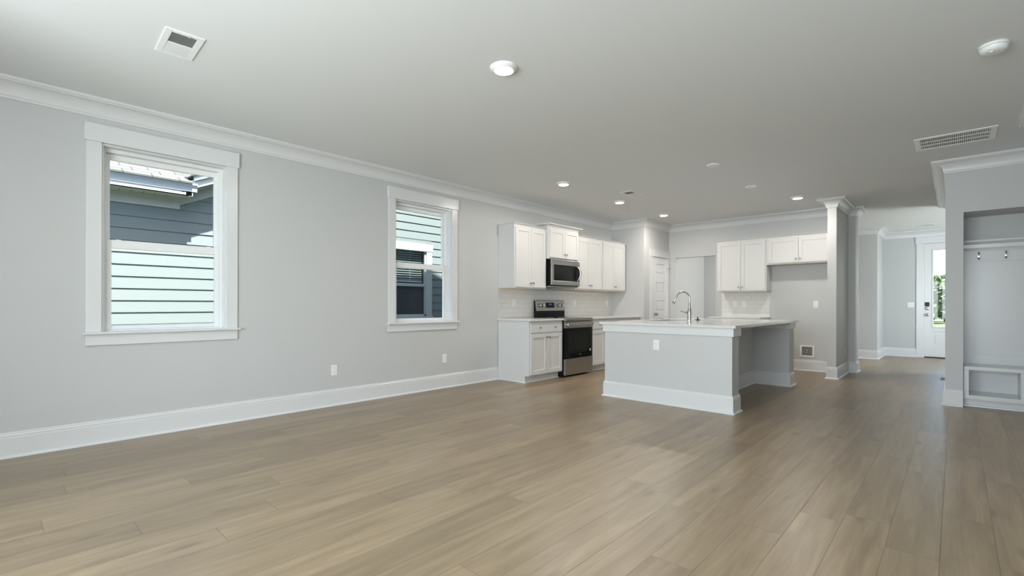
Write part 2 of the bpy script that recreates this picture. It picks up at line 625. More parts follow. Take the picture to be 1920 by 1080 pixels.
struct('wall_entry', MB().box(X6, DX0 - 0.02, Y6, Y6 + 0.16, 0, C).box(DX1 + 0.02, 3.3, Y6, Y6 + 0.16, 0, C).box(DX0 - 0.02, DX1 + 0.02, Y6, Y6 + 0.16, DZ + 0.02, C),
       M_WALL, 'grey entry wall around the glazed front door', 'wall')
NX0, NX1, NZ, NY = 0.063, 1.15, 2.157, 7.80
struct('wall_niche', MB().box(X4, NX0, Y4, Y4B, 0, C).box(NX1, 3.3, Y4, Y4B, 0, C).box(NX0, NX1, Y4, Y4B, NZ, C).box(NX0, NX1, NY, Y4B, 0, NZ),
       M_WALL, 'grey wall with the recessed drop zone niche', 'wall')
struct('wall_right', MB().box(XR, XR + 0.12, YR, YRE, 0, C).box(3.2, 3.3, YRE, Y4, 0, C).box(XR + 0.12, 3.3, YRE - 0.1, YRE, 0, C).box(2.3, 2.4, Y4B, 10.5, 0, C).box(2.3, 2.4, 12.0, Y6, 0, C).box(2.3, 2.4, 10.5, 12, 0, 0.6).box(2.3, 2.4, 10.5, 12, 2.4, C),
       M_WALL, 'grey wall whose crown corner shows at the upper frame edge', 'wall')
rw = MB()
xs = [XL] + [v for p in REAR_WIN for v in p] + [XR + 0.12]
for i in range(0, len(xs), 2):
    rw.box(xs[i], xs[i + 1], YR - 0.16, YR, 0, C)
for a, b in REAR_WIN:
    rw.box(a, b, YR - 0.16, YR, 0, 0.46)
    rw.box(a, b, YR - 0.16, YR, 2.34, C)
rw.box(XL, -3.40, YR, -1.05, 0, C)  # added unseen block, shades the near end of the window wall
struct('wall_rear', rw, M_WALL, 'wall of large windows behind the viewer, with an added shading block', 'wall')

# ------------------------------------------------------------------ crown moulding
cp = [(0, C - 0.133), (0.013, C - 0.133), (0.014, C - 0.118), (0.020, C - 0.112)]
for k in range(1, 9):
    t = k / 8 * PI / 2
    cp.append((0.020 + 0.080 * (1 - math.cos(t)), C - 0.112 + 0.082 * math.sin(t)))
cp += [(0.106, C - 0.027), (0.112, C - 0.020), (0.124, C - 0.018), (0.124, C), (0, C)]
struct('trim_1', MB().sweep([(3.2, YRE), (XR, YRE), (XR, YR), (-3.40, YR), (-3.40, -1.05), (XL, -1.05), (XL, YP), (XP, YP), (XP, YB), (X1, YB), (X1, Y1), (X2, Y1), (X2, Y3), (X3, Y3), (X3, Y3B), (X1 - 0.1, Y3B)], cp),
       M_TRIM, 'white cove crown moulding around living room, kitchen and stepped wall end', 'crown moulding')
struct('trim_2', MB().sweep([(2.3, Y4B), (X4, Y4B), (X4, Y4), (3.2, Y4)], cp), M_TRIM,
       'white cove crown moulding above the bench niche', 'crown moulding')
struct('trim_3', MB().sweep([(XFL, Y5), (X6, Y5), (X6, Y6), (2.3, Y6)], cp), M_TRIM,
       'white cove crown moulding over the front door', 'crown moulding')

# ------------------------------------------------------------------ baseboards
BH = 0.184
bp_ = [(0, 0), (0.033, 0), (0.0325, 0.007), (0.029, 0.013), (0.023, 0.018), (0.016, 0.020), (0.016, 0.146), (0.013, 0.149), (0.013, 0.153), (0.015, 0.157),
       (0.0145, 0.163), (0.010, 0.169), (0.009, 0.173), (0.010, 0.177), (0.007, 0.184), (0, 0.184)]
YC0 = 5.150                      # near end of the kitchen run
struct('baseboard_left', MB().sweep([(XR, 5.9), (XR, YR), (-3.40, YR), (-3.40, -1.05), (XL, -1.05), (XL, YC0 - 0.001)], bp_), M_TRIM, 'tall white baseboard along the window wall', 'baseboard')
struct('baseboard_kitchen', MB().sweep([(-2.43, YB), (X1, YB), (X1, Y1), (X2, Y1), (X2, Y3), (X3, Y3), (X3, Y3B), (X1 - 0.1, Y3B)], bp_), M_TRIM,
       'white baseboard wrapping the refrigerator recess and wall end', 'baseboard')
struct('baseboard_entry', MB().sweep([(XFL, Y5), (X6, Y5), (X6, Y6), (-0.612, Y6)], bp_), M_TRIM, 'white baseboard leading up to the front door', 'baseboard')
struct('baseboard_niche', MB().sweep([(2.3, Y4B), (X4, Y4B), (X4, Y4), (NX0, Y4)], bp_), M_TRIM, 'white baseboard wrapping the niche wall corner', 'baseboard')
struct('baseboard_rear', MB().sweep([(XFL, YB + 0.12), (XFL, Y5)], [(-o, z) for o, z in bp_][::-1]), M_TRIM, 'white baseboard in the passage behind the kitchen', 'baseboard')

# ------------------------------------------------------------------ cabinets
# local frame: x along the run seen from the front, y = 0 at the wall, front towards -y


def knob(parent, x, yf, z):
    return MB().lathe([(0.004, 0.0), (0.0045, -0.012), (0.009, -0.016), (0.0135, -0.021), (0.0125, -0.026), (0.006, -0.029)], (x, yf, z), 'y', 16).build('knob', M_KNOB, parent)


def shaker(x0, x1, z0, z1, yf, st=0.057):
    """door slab whose front face is at yf, 20 mm thick"""
    m = MB()
    m.box(x0 + st - 0.002, x1 - st + 0.002, yf + 0.009, yf + 0.018, z0 + st - 0.002, z1 - st + 0.002)
    m.box(x0, x0 + st, yf, yf + 0.02, z0, z1).box(x1 - st, x1, yf, yf + 0.02, z0, z1)
    m.box(x0 + st, x1 - st, yf, yf + 0.02, z0, z0 + st).box(x0 + st, x1 - st, yf, yf + 0.02, z1 - st, z1)
    return m


def wall_cabinet(name, w, d, z0, z1, crown=0.03, ch=0.026, ends=(1, 1), stile=0.02, top_gap=0.03):
    root = empty(name)
    h = z1 - z0
    fy = -d
    MB().box(0, w, fy, 0, 0.012, h).build('cabinet_box', M_CAB, root, bevel=0.0015)
    MB().box(0.004, w - 0.004, fy + 0.02, -0.002, 0.0, 0.012).build('bottom_panel', M_MAPLE, root)
    MB().box(0, w, fy, fy + 0.019, 0.0, 0.012).build('bottom_rail', M_CAB, root)
    mid = w / 2
    for k, (a, b) in enumerate(((stile, mid - 0.002), (mid + 0.002, w - stile))):
        dr = shaker(a, b, 0.022, h - top_gap, fy - 0.02).build('door', M_CAB, root, bevel=0.0015)
        knob(dr, b - 0.028 if k == 0 else a + 0.028, fy - 0.02, 0.085)
    if crown:
        path = ([(0, -0.001)] if ends[0] else []) + [(0, fy), (w, fy)] + ([(w, -0.001)] if ends[1] else [])
        pr = [(0, h - 0.002), (0.006, h - 0.002), (0.008, h + ch * 0.25), (crown * 0.55, h + ch * 0.55), (crown * 0.92, h + ch * 0.72), (crown, h + ch * 0.76), (crown, h + ch), (0, h + ch)]
        MB().sweep(path, pr).build('crown', M_CAB, root)
    return root


def base_cabinet(name, w, d, h, near_end=True, drawer_knobs=2):
    root = empty(name)
    fy = -d
    b = MB().box(0, w, fy, -0.002, 0.10, h)
    b.build('cabinet_box', M_CAB, root, bevel=0.0015)
    MB().box(0.0, w, fy + 0.075, -0.002, 0.0, 0.10).build('toe_kick', M_CAB, root)
    MB().sweep([(0, -0.002), (0, fy + 0.075), (w, fy + 0.075)] if near_end else [(0, fy + 0.075), (w, fy + 0.075)],
               [(0, 0), (0.014, 0), (0.013, 0.008), (0.008, 0.015), (0, 0.018)]).build('shoe_moulding', M_TRIM, root)
    s = 0.022
    dw = MB().box(s, w - s, fy - 0.02, fy, h - 0.165, h - 0.022).build('drawer', M_CAB, root, bevel=0.002)
    for k in range(drawer_knobs):
        knob(dw, w * (0.27 + 0.46 * k) if drawer_knobs > 1 else w / 2, fy - 0.02, h - 0.094)
    for k, (a, c) in enumerate(((s, w / 2 - 0.002), (w / 2 + 0.002, w - s))):
        dr = shaker(a, c, 0.118, h - 0.182, fy - 0.02).build('door', M_CAB, root, bevel=0.0015)
        knob(dr, c - 0.028 if k == 0 else a + 0.028, fy - 0.02, h - 0.235)
    return root


R90 = PI / 2
UZ0, UZ1 = 1.362, 2.300
WALLCABS = 'white cabinets hung above the range wall'
c = wall_cabinet('wall_cabinet', 0.735, 0.325, UZ0, UZ1)
place(c, (XL, YC0, UZ0), R90)
tag(c, 'white two door wall cabinet at the window end, before the microwave', 'cabinet', WALLCABS)
c = wall_cabinet('wall_cabinet', 0.79, 0.385, 1.845, 2.345, crown=0.055, ch=0.05)
place(c, (XL, 5.888, 1.845), R90)
tag(c, 'short raised white wall cabinet directly above the microwave', 'cabinet', WALLCABS)
c = wall_cabinet('wall_cabinet', 0.825, 0.325, UZ0 + 0.012, UZ1 - 0.01, ends=(0, 0))
place(c, (XL, 6.682, UZ0 + 0.012), R90)
tag(c, 'white two door wall cabinet just beyond the microwave', 'cabinet', WALLCABS)
c = wall_cabinet('wall_cabinet', 0.825, 0.325, UZ0 + 0.012, UZ1 - 0.01, ends=(0, 1))
place(c, (XL, 7.512, UZ0 + 0.012), R90)
tag(c, 'last white wall cabinet of the range run, next to the pantry wall', 'cabinet', WALLCABS)

BASECABS = 'white base cabinets along the range wall'
c = base_cabinet('base_cabinet', 0.775, 0.615, 0.882)
place(c, (XL, YC0, 0), R90)
tag(c, 'white base cabinet with wide drawer on the window side of the range', 'cabinet', BASECABS)
c = base_cabinet('base_cabinet', 0.80, 0.615, 0.882, near_end=False, drawer_knobs=2)
place(c, (XL, 6.722, 0), R90)
tag(c, 'white base cabinet partly hidden by island, right after the range', 'cabinet', BASECABS)
c = base_cabinet('base_cabinet', 0.845, 0.615, 0.882, near_end=False, drawer_knobs=2)
place(c, (XL, 7.527, 0), R90)
tag(c, 'corner white base cabinet against the pantry wall', 'cabinet', BASECABS)
c = tag(MB().box(XL, -4.40, YC0 - 0.022, 5.927, 0.884, 0.912).build('countertop', M_QUARTZ, bevel=0.004),
        'short white quartz countertop on the window side of the range', 'countertop', 'white quartz countertops')
c = tag(MB().box(XL, -4.40, 6.718, YP, 0.884, 0.912).build('countertop', M_QUARTZ, bevel=0.004),
        'white quartz countertop between the range and the pantry wall', 'countertop', 'white quartz countertops')

# rear wall cabinets (front towards -y)
c = wall_cabinet('wall_cabinet', 0.842, 0.305, UZ0, 2.288, ends=(1, 0))
place(c, (-3.262, YB, UZ0))
tag(c, 'tall white wall cabinet above the small tiled backsplash beside open passage', 'cabinet', 'white cabinets on the rear kitchen wall')
c = wall_cabinet('wall_cabinet', 0.972, 0.305, 1.822, 2.288, ends=(0, 0), stile=0.03)
place(c, (-2.418, YB, 1.822))
tag(c, 'short wide white cabinet above the empty refrigerator recess', 'cabinet', 'white cabinets on the rear kitchen wall')
c = base_cabinet('base_cabinet', 0.83, 0.60, 0.882, near_end=False)
place(c, (-3.278, YB, 0))
tag(c, 'white base cabinet under the small tiled backsplash, hidden behind the island', 'cabinet', 'white cabinets on the rear kitchen wall')
tag(MB().box(-3.30, -2.43, YB - 0.64, YB, 0.884, 0.912).build('countertop', M_QUARTZ, bevel=0.004),
    'short white quartz countertop under the small tiled backsplash', 'countertop', 'white quartz countertops')

# tile
t = empty('tile_backsplash', (XL, YC0 + 0.0, 0.912), R90)
tag(t, 'white subway tile backsplash behind the range', 'backsplash', kind='structure')


def tile(name, w, h, loc, rz, label):
    o = MB().prism([(0, 0), (w, 0), (w, h), (0, h)], 'z', 0, 0.008).build(name, M_TILE)
    o.location = loc
    o.rotation_euler = (PI / 2, 0, rz)
    return tag(o, label, 'backsplash', kind='structure')


bpy.data.objects.remove(t)
tile('trim_4', YP - YC0, UZ0 - 0.9125, (XL, YC0, 0.9125), R90, 'long white subway tile backsplash behind the range')
tile('trim_5', 0.836, UZ0 - 0.9125, (-3.280, YB, 0.9125), 0.0, 'small white subway tile backsplash beside the refrigerator recess')

# ------------------------------------------------------------------ microwave (local: front -y)
mw = empty('microwave', (XL, 5.916, 1.408), R90)
tag(mw, 'stainless steel over the range microwave with black window and curved handle', 'microwave')
w, h, d = 0.758, 0.432, 0.395
MB().box(0, w, -d, -0.002, 0.012, h - 0.001).build('body', M_BLACK, mw, bevel=0.003)
fy = -d - 0.028
MB().box(0.0, w, fy, -d, h - 0.085, h - 0.002).box(0.0, w, fy, -d, 0.026, 0.098).box(0, 0.055, fy, -d, 0.098, h - 0.085).build('door', M_STEEL, mw, bevel=0.004)
MB().box(0.055, w - 0.004, fy + 0.004, -d, 0.098, h - 0.085).build('window', M_BGLASS, mw)
MB().box(0.075, 0.545, fy + 0.002, fy + 0.006, 0.125, h - 0.112).build('screen', M_MWGLASS, mw)
pts = [(0.676 + 0.022 * math.sin(PI * k / 14), fy - 0.006 - 0.050 * math.sin(PI * k / 14) ** 0.6, 0.112 + k / 14 * 0.232) for k in range(15)]
MB().tube(pts, [0.012 + 0.006 * math.sin(PI * k / 14) for k in range(15)], 12).build('handle', M_NICKEL, mw)
g = MB().box(0.02, w - 0.02, -d + 0.02, -0.05, 0.002, 0.012)
for k in range(9):
    g.box(0.06 + k * 0.07, 0.10 + k * 0.07, -d + 0.05, -d + 0.11, -0.003, 0.003)
g.build('vent_base', M_GREYPL, mw)

# ------------------------------------------------------------------ range
rg = empty('range', (XL, 5.938, 0), R90)
tag(rg, 'freestanding electric range with black oven door and stainless drawer', 'range')
w, d = 0.762, 0.625
MB().box(0.004, w - 0.004, -d, -0.03, 0.045, 0.898).build('body', M_BLACK, rg, bevel=0.003)
MB().box(0.03, w - 0.03, -d + 0.06, -0.06, 0.012, 0.045).build('plinth', M_BLACK, rg)
for x in (0.05, w - 0.05):
    for y in (-d + 0.09, -0.10):
        MB().lathe([(0.018, 0.0), (0.018, 0.010), (0.008, 0.012), (0.008, 0.03)], (x, y, 0), 'z', 12).build('foot', M_RUB, rg)
ct = MB().box(0.0, w, -d - 0.012, -0.095, 0.898, 0.915).build('cooktop', M_BGLASS, rg, bevel=0.004)
for (x, y, r) in ((0.2, -0.47, 0.10), (0.56, -0.47, 0.08), (0.2, -0.22, 0.07), (0.56, -0.22, 0.10)):
    rm = MB()
    rm.lathe([(r, 0.0), (r, 0.0006), (r - 0.004, 0.0006), (r - 0.004, 0.0)], (x, y, 0.915), 'z', 40)
    rm.build('burner_ring', M_GREYPL, ct)
fy = -d - 0.012
MB().box(0.0, w, fy - 0.022, fy + 0.012, 0.868, 0.913).build('front_rail', M_STEEL, rg, bevel=0.004)
od = MB().box(0.006, w - 0.006, fy - 0.020, fy + 0.012, 0.286, 0.756).build('oven_door', M_BGLASS, rg, bevel=0.004)
MB().box(0.006, w - 0.006, fy - 0.020, fy + 0.012, 0.758, 0.858).build('door_rail', M_STEEL, od, bevel=0.003)
MB().box(0.10, w - 0.16, fy - 0.0215, fy - 0.019, 0.36, 0.70).build('oven_window', M_MWGLASS, od)
MB().box(0.028, w - 0.028, fy - 0.066, fy - 0.046, 0.795, 0.840).box(0.035, 0.06, fy - 0.05, fy - 0.018, 0.802, 0.832).box(w - 0.06, w - 0.035, fy - 0.05, fy - 0.018, 0.802, 0.832).build('handle', M_NICKEL, od, bevel=0.006)
MB().box(0.585, 0.612, fy - 0.0222, fy - 0.019, 0.46, 0.69).build('glass_streak', M_MWGLASS, od)
bm_ = MB().lathe([(0.001, 0), (0.022, -0.0005), (0.022, -0.0015), (0.001, -0.002)], (0.700, fy - 0.0200, 0.392), 'y', 24)
bm_.build('round_sticker', M_STICK, od)
em = MB()
for k in range(20):       # small swoosh emblem: an open oval ring with a bar across
    t0, t1 = 0.35 + k * 0.27, 0.35 + (k + 1) * 0.27
    em.box(0.42 + 0.032 * math.cos(t0) - 0.003, 0.42 + 0.032 * math.cos(t0) + 0.003, fy - 0.0215, fy - 0.0195, 0.335 + 0.011 * math.sin(t0) - 0.0012, 0.335 + 0.011 * math.sin(t0) + 0.0012)
em.box(0.395, 0.445, fy - 0.0215, fy - 0.0195, 0.332, 0.338)
em.build('emblem', M_NICKEL, od)
MB().box(0.006, w - 0.006, fy - 0.020, fy + 0.012, 0.032, 0.280).build('drawer', M_STEEL, rg, bevel=0.004)
bg = MB().prism([(-0.090, 0.898), (-0.035, 0.898), (-0.035, 1.188), (-0.062, 1.188), (-0.090, 1.02)], 'x', 0.0, w).build('backguard', M_BLACK, rg, bevel=0.003)
MB().prism([(-0.094, 1.022), (-0.088, 1.022), (-0.064, 1.186), (-0.060, 1.192), (-0.035, 1.192), (-0.035, 1.196), (-0.066, 1.196), (-0.072, 1.186)], 'x', 0.0, w).build('control_panel', M_STEEL, bg)
MB().prism([(-0.0955, 1.072), (-0.086, 1.072), (-0.074, 1.158), (-0.0815, 1.158)], 'x', 0.255, 0.475).build('display', M_BGLASS, bg)
dg = MB()
for k in range(4):
    x = 0.335 + k * 0.016 + (0.006 if k > 1 else 0)
    dg.box(x, x + 0.010, -0.0905, -0.0885, 1.118, 1.122).box(x, x + 0.010, -0.0875, -0.0855, 1.134, 1.138)
    dg.box(x + 0.008, x + 0.010, -0.0900, -0.0865, 1.120, 1.136)
dg.build('clock_digits', M_BLUE, bg)
for x in (0.085, 0.165, 0.60, 0.68):
    k_ = MB().lathe([(0.030, 0.0), (0.030, -0.006), (0.024, -0.010), (0.022, -0.030), (0.018, -0.034)], (x, -0.083, 1.112), 'y', 24)
    k_.box(x - 0.004, x + 0.004, -0.122, -0.112, 1.092, 1.132)
    k_.build('knob', M_NICKEL, bg)

# ------------------------------------------------------------------ island
IX0, IX1, IY0, IY1 = -3.188, -1.681, 5.141, 5.344
IXB, IY2, IY3 = -2.142, 7.436, 7.683
isl = empty('kitchen_island', ((IX0 + IX1) / 2, (IY0 + IY3) / 2, 0))
tag(isl, 'grey panelled kitchen island with white baseboard and open seating recess', 'island')
B = lambda name, mb, m, par=isl, **k: mb.build(name, m, par, world=True, **k)
B('end_wall', MB().box(IX0, IX1, IY0, IY1, 0, 0.882), M_WALL)
B('end_wall', MB().box(IX0, IX1, IY2, IY3, 0, 0.882), M_WALL)
B('back_panel', MB().box(IXB - 0.05, IXB, IY1, IY2, 0, 0.882), M_WALL)
cb = B('cabinet_box', MB().box(-3.14, IXB - 0.051, IY1 + 0.001, IY2 - 0.001, 0.10, 0.66).box(-3.07, IXB - 0.051, IY1 + 0.001, IY2 - 0.001, 0, 0.10)
       .box(-3.14, -3.10, IY1 + 0.001, IY2 - 0.001, 0.66, 0.880), M_CAB)
n_d = 4
wd = (IY2 - IY1 - 0.04) / n_d
for k in range(n_d):
    y0 = IY1 + 0.02 + k * wd
    m = MB().box(-3.160, -3.140, y0 + 0.003, y0 + wd - 0.003, 0.12, 0.86)
    m.box(-3.164, -3.160, y0 + 0.003, y0 + 0.06, 0.12, 0.86).box(-3.164, -3.160, y0 + wd - 0.06, y0 + wd - 0.003, 0.12, 0.86)
    dd = B('door', m, M_CAB)
    B('knob', MB().lathe([(0.005, 0.0), (0.005, -0.012), (0.013, -0.02), (0.006, -0.028)], (-3.164, y0 + (wd - 0.03 if k % 2 == 0 else 0.03), 0.80), 'x', 16), M_KNOB, dd)
upath = [(IX0, IY1), (IX0, IY0), (IX1, IY0), (IX1, IY1), (IXB, IY1), (IXB, IY2), (IX1, IY2), (IX1, IY3), (IX0, IY3), (IX0, IY2)]
B('baseboard', MB().sweep(upath, bp_), M_TRIM)
B('top_band', MB().sweep(upath, [(0, 0.796), (0.019, 0.796), (0.019, 0.882), (0, 0.882)]), M_TRIM, bevel=0.002)

# countertop with an undermount sink opening
SX0, SX1, SY0, SY1 = -3.08, -2.70, 5.98, 6.74
ict = MB()
x0, x1, y0, y1 = -3.240, -1.634, 5.094, 7.722
for (a, b, p, q) in ((x0, SX0, y0, y1), (SX1, x1, y0, y1), (SX0, SX1, y0, SY0), (SX0, SX1, SY1, y1)):
    ict.box(a, b, p, q, 0.884, 0.912)
bmesh.ops.remove_doubles(ict.bm, verts=ict.bm.verts[:], dist=1e-5)
tag(ict.build('countertop', M_QUARTZ), 'large white quartz countertop on the island, holding the faucet', 'countertop', 'white quartz countertops')
sk = empty('sink', ((SX0 + SX1) / 2, (SY0 + SY1) / 2, 0.70))
tag(sk, 'stainless undermount sink set into the island countertop', 'sink')
s = MB()
s.box(SX0 - 0.012, SX0, SY0 - 0.012, SY1 + 0.012, 0.70, 0.883).box(SX1, SX1 + 0.012, SY0 - 0.012, SY1 + 0.012, 0.70, 0.883)
s.box(SX0, SX1, SY0 - 0.012, SY0, 0.70, 0.883).box(SX0, SX1, SY1, SY1 + 0.012, 0.70, 0.883).box(SX0, SX1, SY0, SY1, 0.70, 0.706)
s.build('basin', M_STEEL, sk, world=True)
MB().lathe([(0.045, 0.706), (0.045, 0.709), (0.03, 0.708)], ((SX0 + SX1) / 2, (SY0 + SY1) / 2, 0), 'z', 24).build('drain', M_NICKEL, sk, world=True)

# faucet: spout reaches over the sink (-x)
FX, FY = -2.62, 6.335
fa = empty('faucet', (FX, FY, 0.912))
tag(fa, 'brushed nickel gooseneck pull down faucet on the island', 'faucet')
MB().lathe([(0.029, 0.0), (0.029, 0.006), (0.0245, 0.010), (0.024, 0.070), (0.0255, 0.085), (0.026, 0.120), (0.022, 0.135), (0.016, 0.19), (0.0125, 0.235), (0.0115, 0.24)], (0, 0, 0), 'z', 28).build('body', M_NICKEL, fa)
pts = [(0, 0, 0.22), (0, 0, 0.26), (0, 0, 0.295)]
Rg = 0.092
for k in range(1, 17):
    t = PI * k / 16 * 0.93
    pts.append((-Rg + Rg * math.cos(t), 0, 0.295 + Rg * math.sin(t)))
MB().tube(pts, 0.0105, 14).build('spout', M_NICKEL, fa)
e = Vector(pts[-1])
dr = (Vector(pts[-1]) - Vector(pts[-2])).normalized()
dr = (dr + Vector((-0.22, 0, 0))).normalized()
MB().tube([e - dr * 0.005, e + dr * 0.02, e + dr * 0.05, e + dr * 0.085, e + dr * 0.092], [0.0115, 0.0125, 0.016, 0.021, 0.019], 18).build('spray_head', M_NICKEL, fa)
# lever on the side of the body
MB().tube([(-0.012, -0.012, 0.103), (-0.032, -0.030, 0.106), (-0.055, -0.045, 0.114), (-0.085, -0.062, 0.127), (-0.105, -0.072, 0.134)], [0.017, 0.014, 0.006, 0.0075, 0.004], 12).build('handle', M_NICKEL, fa)

st = empty('sink_stopper', (-2.705, 6.757, 0.912))
SXs, SYs = -2.615, 6.600
place(st, (SXs, SYs, 0.912))
tag(st, 'small black rubber sink stopper lying beside the faucet', 'sink stopper')
MB().lathe([(0.020, 0.0), (0.022, 0.004), (0.043, 0.006), (0.043, 0.010), (0.012, 0.013), (0.010, 0.016)], (0, 0, 0), 'z', 28).build('disc', M_RUB, st)
MB().lathe([(0.008, 0.013), (0.008, 0.030), (0.011, 0.034), (0.011, 0.040), (0.004, 0.043)], (0, 0, 0), 'z', 16).build('knob', M_RUB, st)

# ------------------------------------------------------------------ outlets and switches (local: front -y, centred)


def outlet(name='wall_outlet'):
    r = empty(name)
    MB().box(-0.036, 0.036, -0.006, 0, -0.058, 0.058).build('cover_plate', M_PLATE, r, bevel=0.003)
    for s in (-1, 1):
        f = MB().lathe([(0.016, 0.0), (0.016, -0.0075), (0.015, -0.0085)], (0, 0, 0.021 * s), 'y', 20).build('receptacle', M_PLATE, r)
        MB().box(-0.0070, -0.0050, -0.0088, -0.0070, 0.021 * s - 0.001, 0.021 * s + 0.008).box(0.0050, 0.0070, -0.0088, -0.0070, 0.021 * s - 0.001, 0.021 * s + 0.008) \
            .box(-0.002, 0.002, -0.0088, -0.0070, 0.021 * s - 0.010, 0.021 * s - 0.006).build('slots', M_SLOT, f)
    return r


def switch(name='light_switch', gang=1):
    r = empty(name)
    hw = 0.036 + 0.023 * (gang - 1)
    MB().box(-hw, hw, -0.006, 0, -0.058, 0.058).build('cover_plate', M_PLATE, r, bevel=0.003)
    for g_ in range(gang):
        x = (g_ - (gang - 1) / 2) * 0.046
        MB().prism([(-0.006, -0.034), (-0.011, -0.034), (-0.0065, 0.0), (-0.008, 0.034), (-0.006, 0.034)], 'x', x - 0.0165, x + 0.0165).build('rocker', M_PLATE, r)
    return r


O1 = outlet()
spots = [((XL + 0.0005, 2.556, 0.392), R90, 'white duplex outlet low on the wall midway between the two windows'),
         ((XL + 0.0005, 4.118, 0.394), R90, 'white duplex outlet low on the wall under the second window'),
         ((-2.510, IY0 - 0.0005, 0.665), 0, 'white duplex outlet on the grey island end panel'),
         ((XL + 0.0085, 5.488, 1.15), R90, 'white outlet on the tile before the range, below the first wall cabinet'),
         ((XL + 0.0085, 7.10, 1.15), R90, 'white outlet on the tile just beyond the range'),
         ((XL + 0.0085, 8.19, 1.15), R90, 'white outlet on the tile close to the pantry wall'),
         ((-3.035, YB - 0.0085, 1.14), 0, 'white outlet on the small backsplash, closer to the passage'),
         ((-2.880, YB - 0.0085, 1.14), 0, 'white outlet on the small backsplash, closer to the refrigerator recess'),
         ((X2 + 0.0005, 9.44, 0.39), R90, 'white outlet low on the stepped wall end, seen edge on')]
for i, (loc, rz, lab) in enumerate(spots):
    o = O1 if i == 0 else copy_tree(O1)
    o.name = 'wall_outlet' if i == 0 else 'wall_outlet.%03d' % i
    place(o, loc, rz)
    tag(o, lab, 'outlet', 'white wall outlets')
s1 = switch()
place(s1, (-1.737, YB - 0.0005, 1.139))
tag(s1, 'single white wall plate in the empty refrigerator recess', 'switch')
s2 = switch('light_switch', 2)
place(s2, (-0.722, Y6 - 0.0005, 1.135))
tag(s2, 'white double rocker switch beside the front door', 'switch')

# refrigerator water supply box
wb = empty('water_supply_box', (-1.862, YB, 0.337))
tag(wb, 'white recessed water supply box with brass valve low in the refrigerator recess', 'supply box')
m = MB()
for (a, b, p, q) in ((-0.105, -0.078, -0.10, 0.10), (0.078, 0.105, -0.10, 0.10), (-0.078, 0.078, 0.074, 0.10), (-0.078, 0.078, -0.10, -0.074)):
    m.box(a, b, -0.012, 0, p, q)
m.build('frame', M_PLATE, wb, bevel=0.002)
MB().box(-0.078, 0.078, -0.0015, -0.0005, -0.074, 0.074).build('back', M_DUCT, wb)
MB().lathe([(0.008, -0.074), (0.008, 0.02)], (0, -0.010, 0), 'z', 12).build('pipe', M_COPPER, wb)
MB().lathe([(0.013, -0.03), (0.013, 0.02), (0.009, 0.03)], (0, -0.014, 0), 'z', 12).build('valve', M_BRASS, wb)
MB().box(-0.026, 0.004, -0.032, -0.026, -0.006, 0.004).build('valve_handle', M_RED, wb)

# ------------------------------------------------------------------ doors
# pantry door in the pantry side wall, facing +x : local frame front -y, x along world y
pd = empty('door_1', (XP, 8.735, 0), R90)
tag(pd, 'white five panel pantry door in the kitchen corner', 'door', kind='structure')
w, h = 0.575, 2.055
dm = MB().box(0.003, w - 0.003, -0.004, -0.001, 0.012, h)
st_, z_edges = 0.095, [0.19, 0.497, 0.545, 0.855, 0.90, 1.212, 1.262, 1.572, 1.62, 1.93]
dm = MB()
pan = [(0.285, 0.497), (0.642, 0.855), (0.999, 1.212), (1.366, 1.574), (1.733, 1.931)]
yo = -0.018
xa, xb = 0.095, w - 0.105
dm.box(0.003, xa, yo, -0.001, 0.012, h).box(xb, w - 0.003, yo, -0.001, 0.012, h)
zz = 0.012
for (a, b) in pan:
    dm.box(xa, xb, yo, -0.001, zz, a)
    dm.box(xa, xb, yo + 0.014, -0.001, a, b)
    dm.box(xa + 0.03, xb - 0.03, yo + 0.004, -0.002, a + 0.03, b - 0.03)
    zz = b
dm.box(xa, xb, yo, -0.001, zz, h)
dob = dm.build('door_panel', M_TRIM, pd, bevel=0.003)
MB().box(-0.135, -0.006, -0.019, 0, 0, 2.067).build('side_casing', M_TRIM, pd, bevel=0.002)
MB().box(w + 0.008, 0.712, -0.019, 0, 0, 2.067).build('side_casing', M_TRIM, pd, bevel=0.002)
MB().box(-0.150, 0.713, -0.028, 0, 2.067, 2.205).build('head_casing', M_TRIM, pd, bevel=0.003)
for z in (0.25, 1.02, 1.83):
    MB().lathe([(0.007, z - 0.045), (0.007, z + 0.045)], (w + 0.002, -0.018, 0), 'z', 10).build('hinge', M_NICKEL, pd)
MB().lathe([(0.005, 0.0), (0.005, -0.055), (0.010, -0.057), (0.010, -0.065)], (w + 0.030, -0.018, 1.865), 'y', 10).build('door_stop', M_NICKEL, pd)
MB().lathe([(0.030, -0.017), (0.030, -0.021), (0.012, -0.022), (0.011, -0.040), (0.026, -0.050), (0.028, -0.062), (0.018, -0.074)], (0.058, 0, 0.94), 'y', 24).build('door_knob', M_NICKEL, dob)

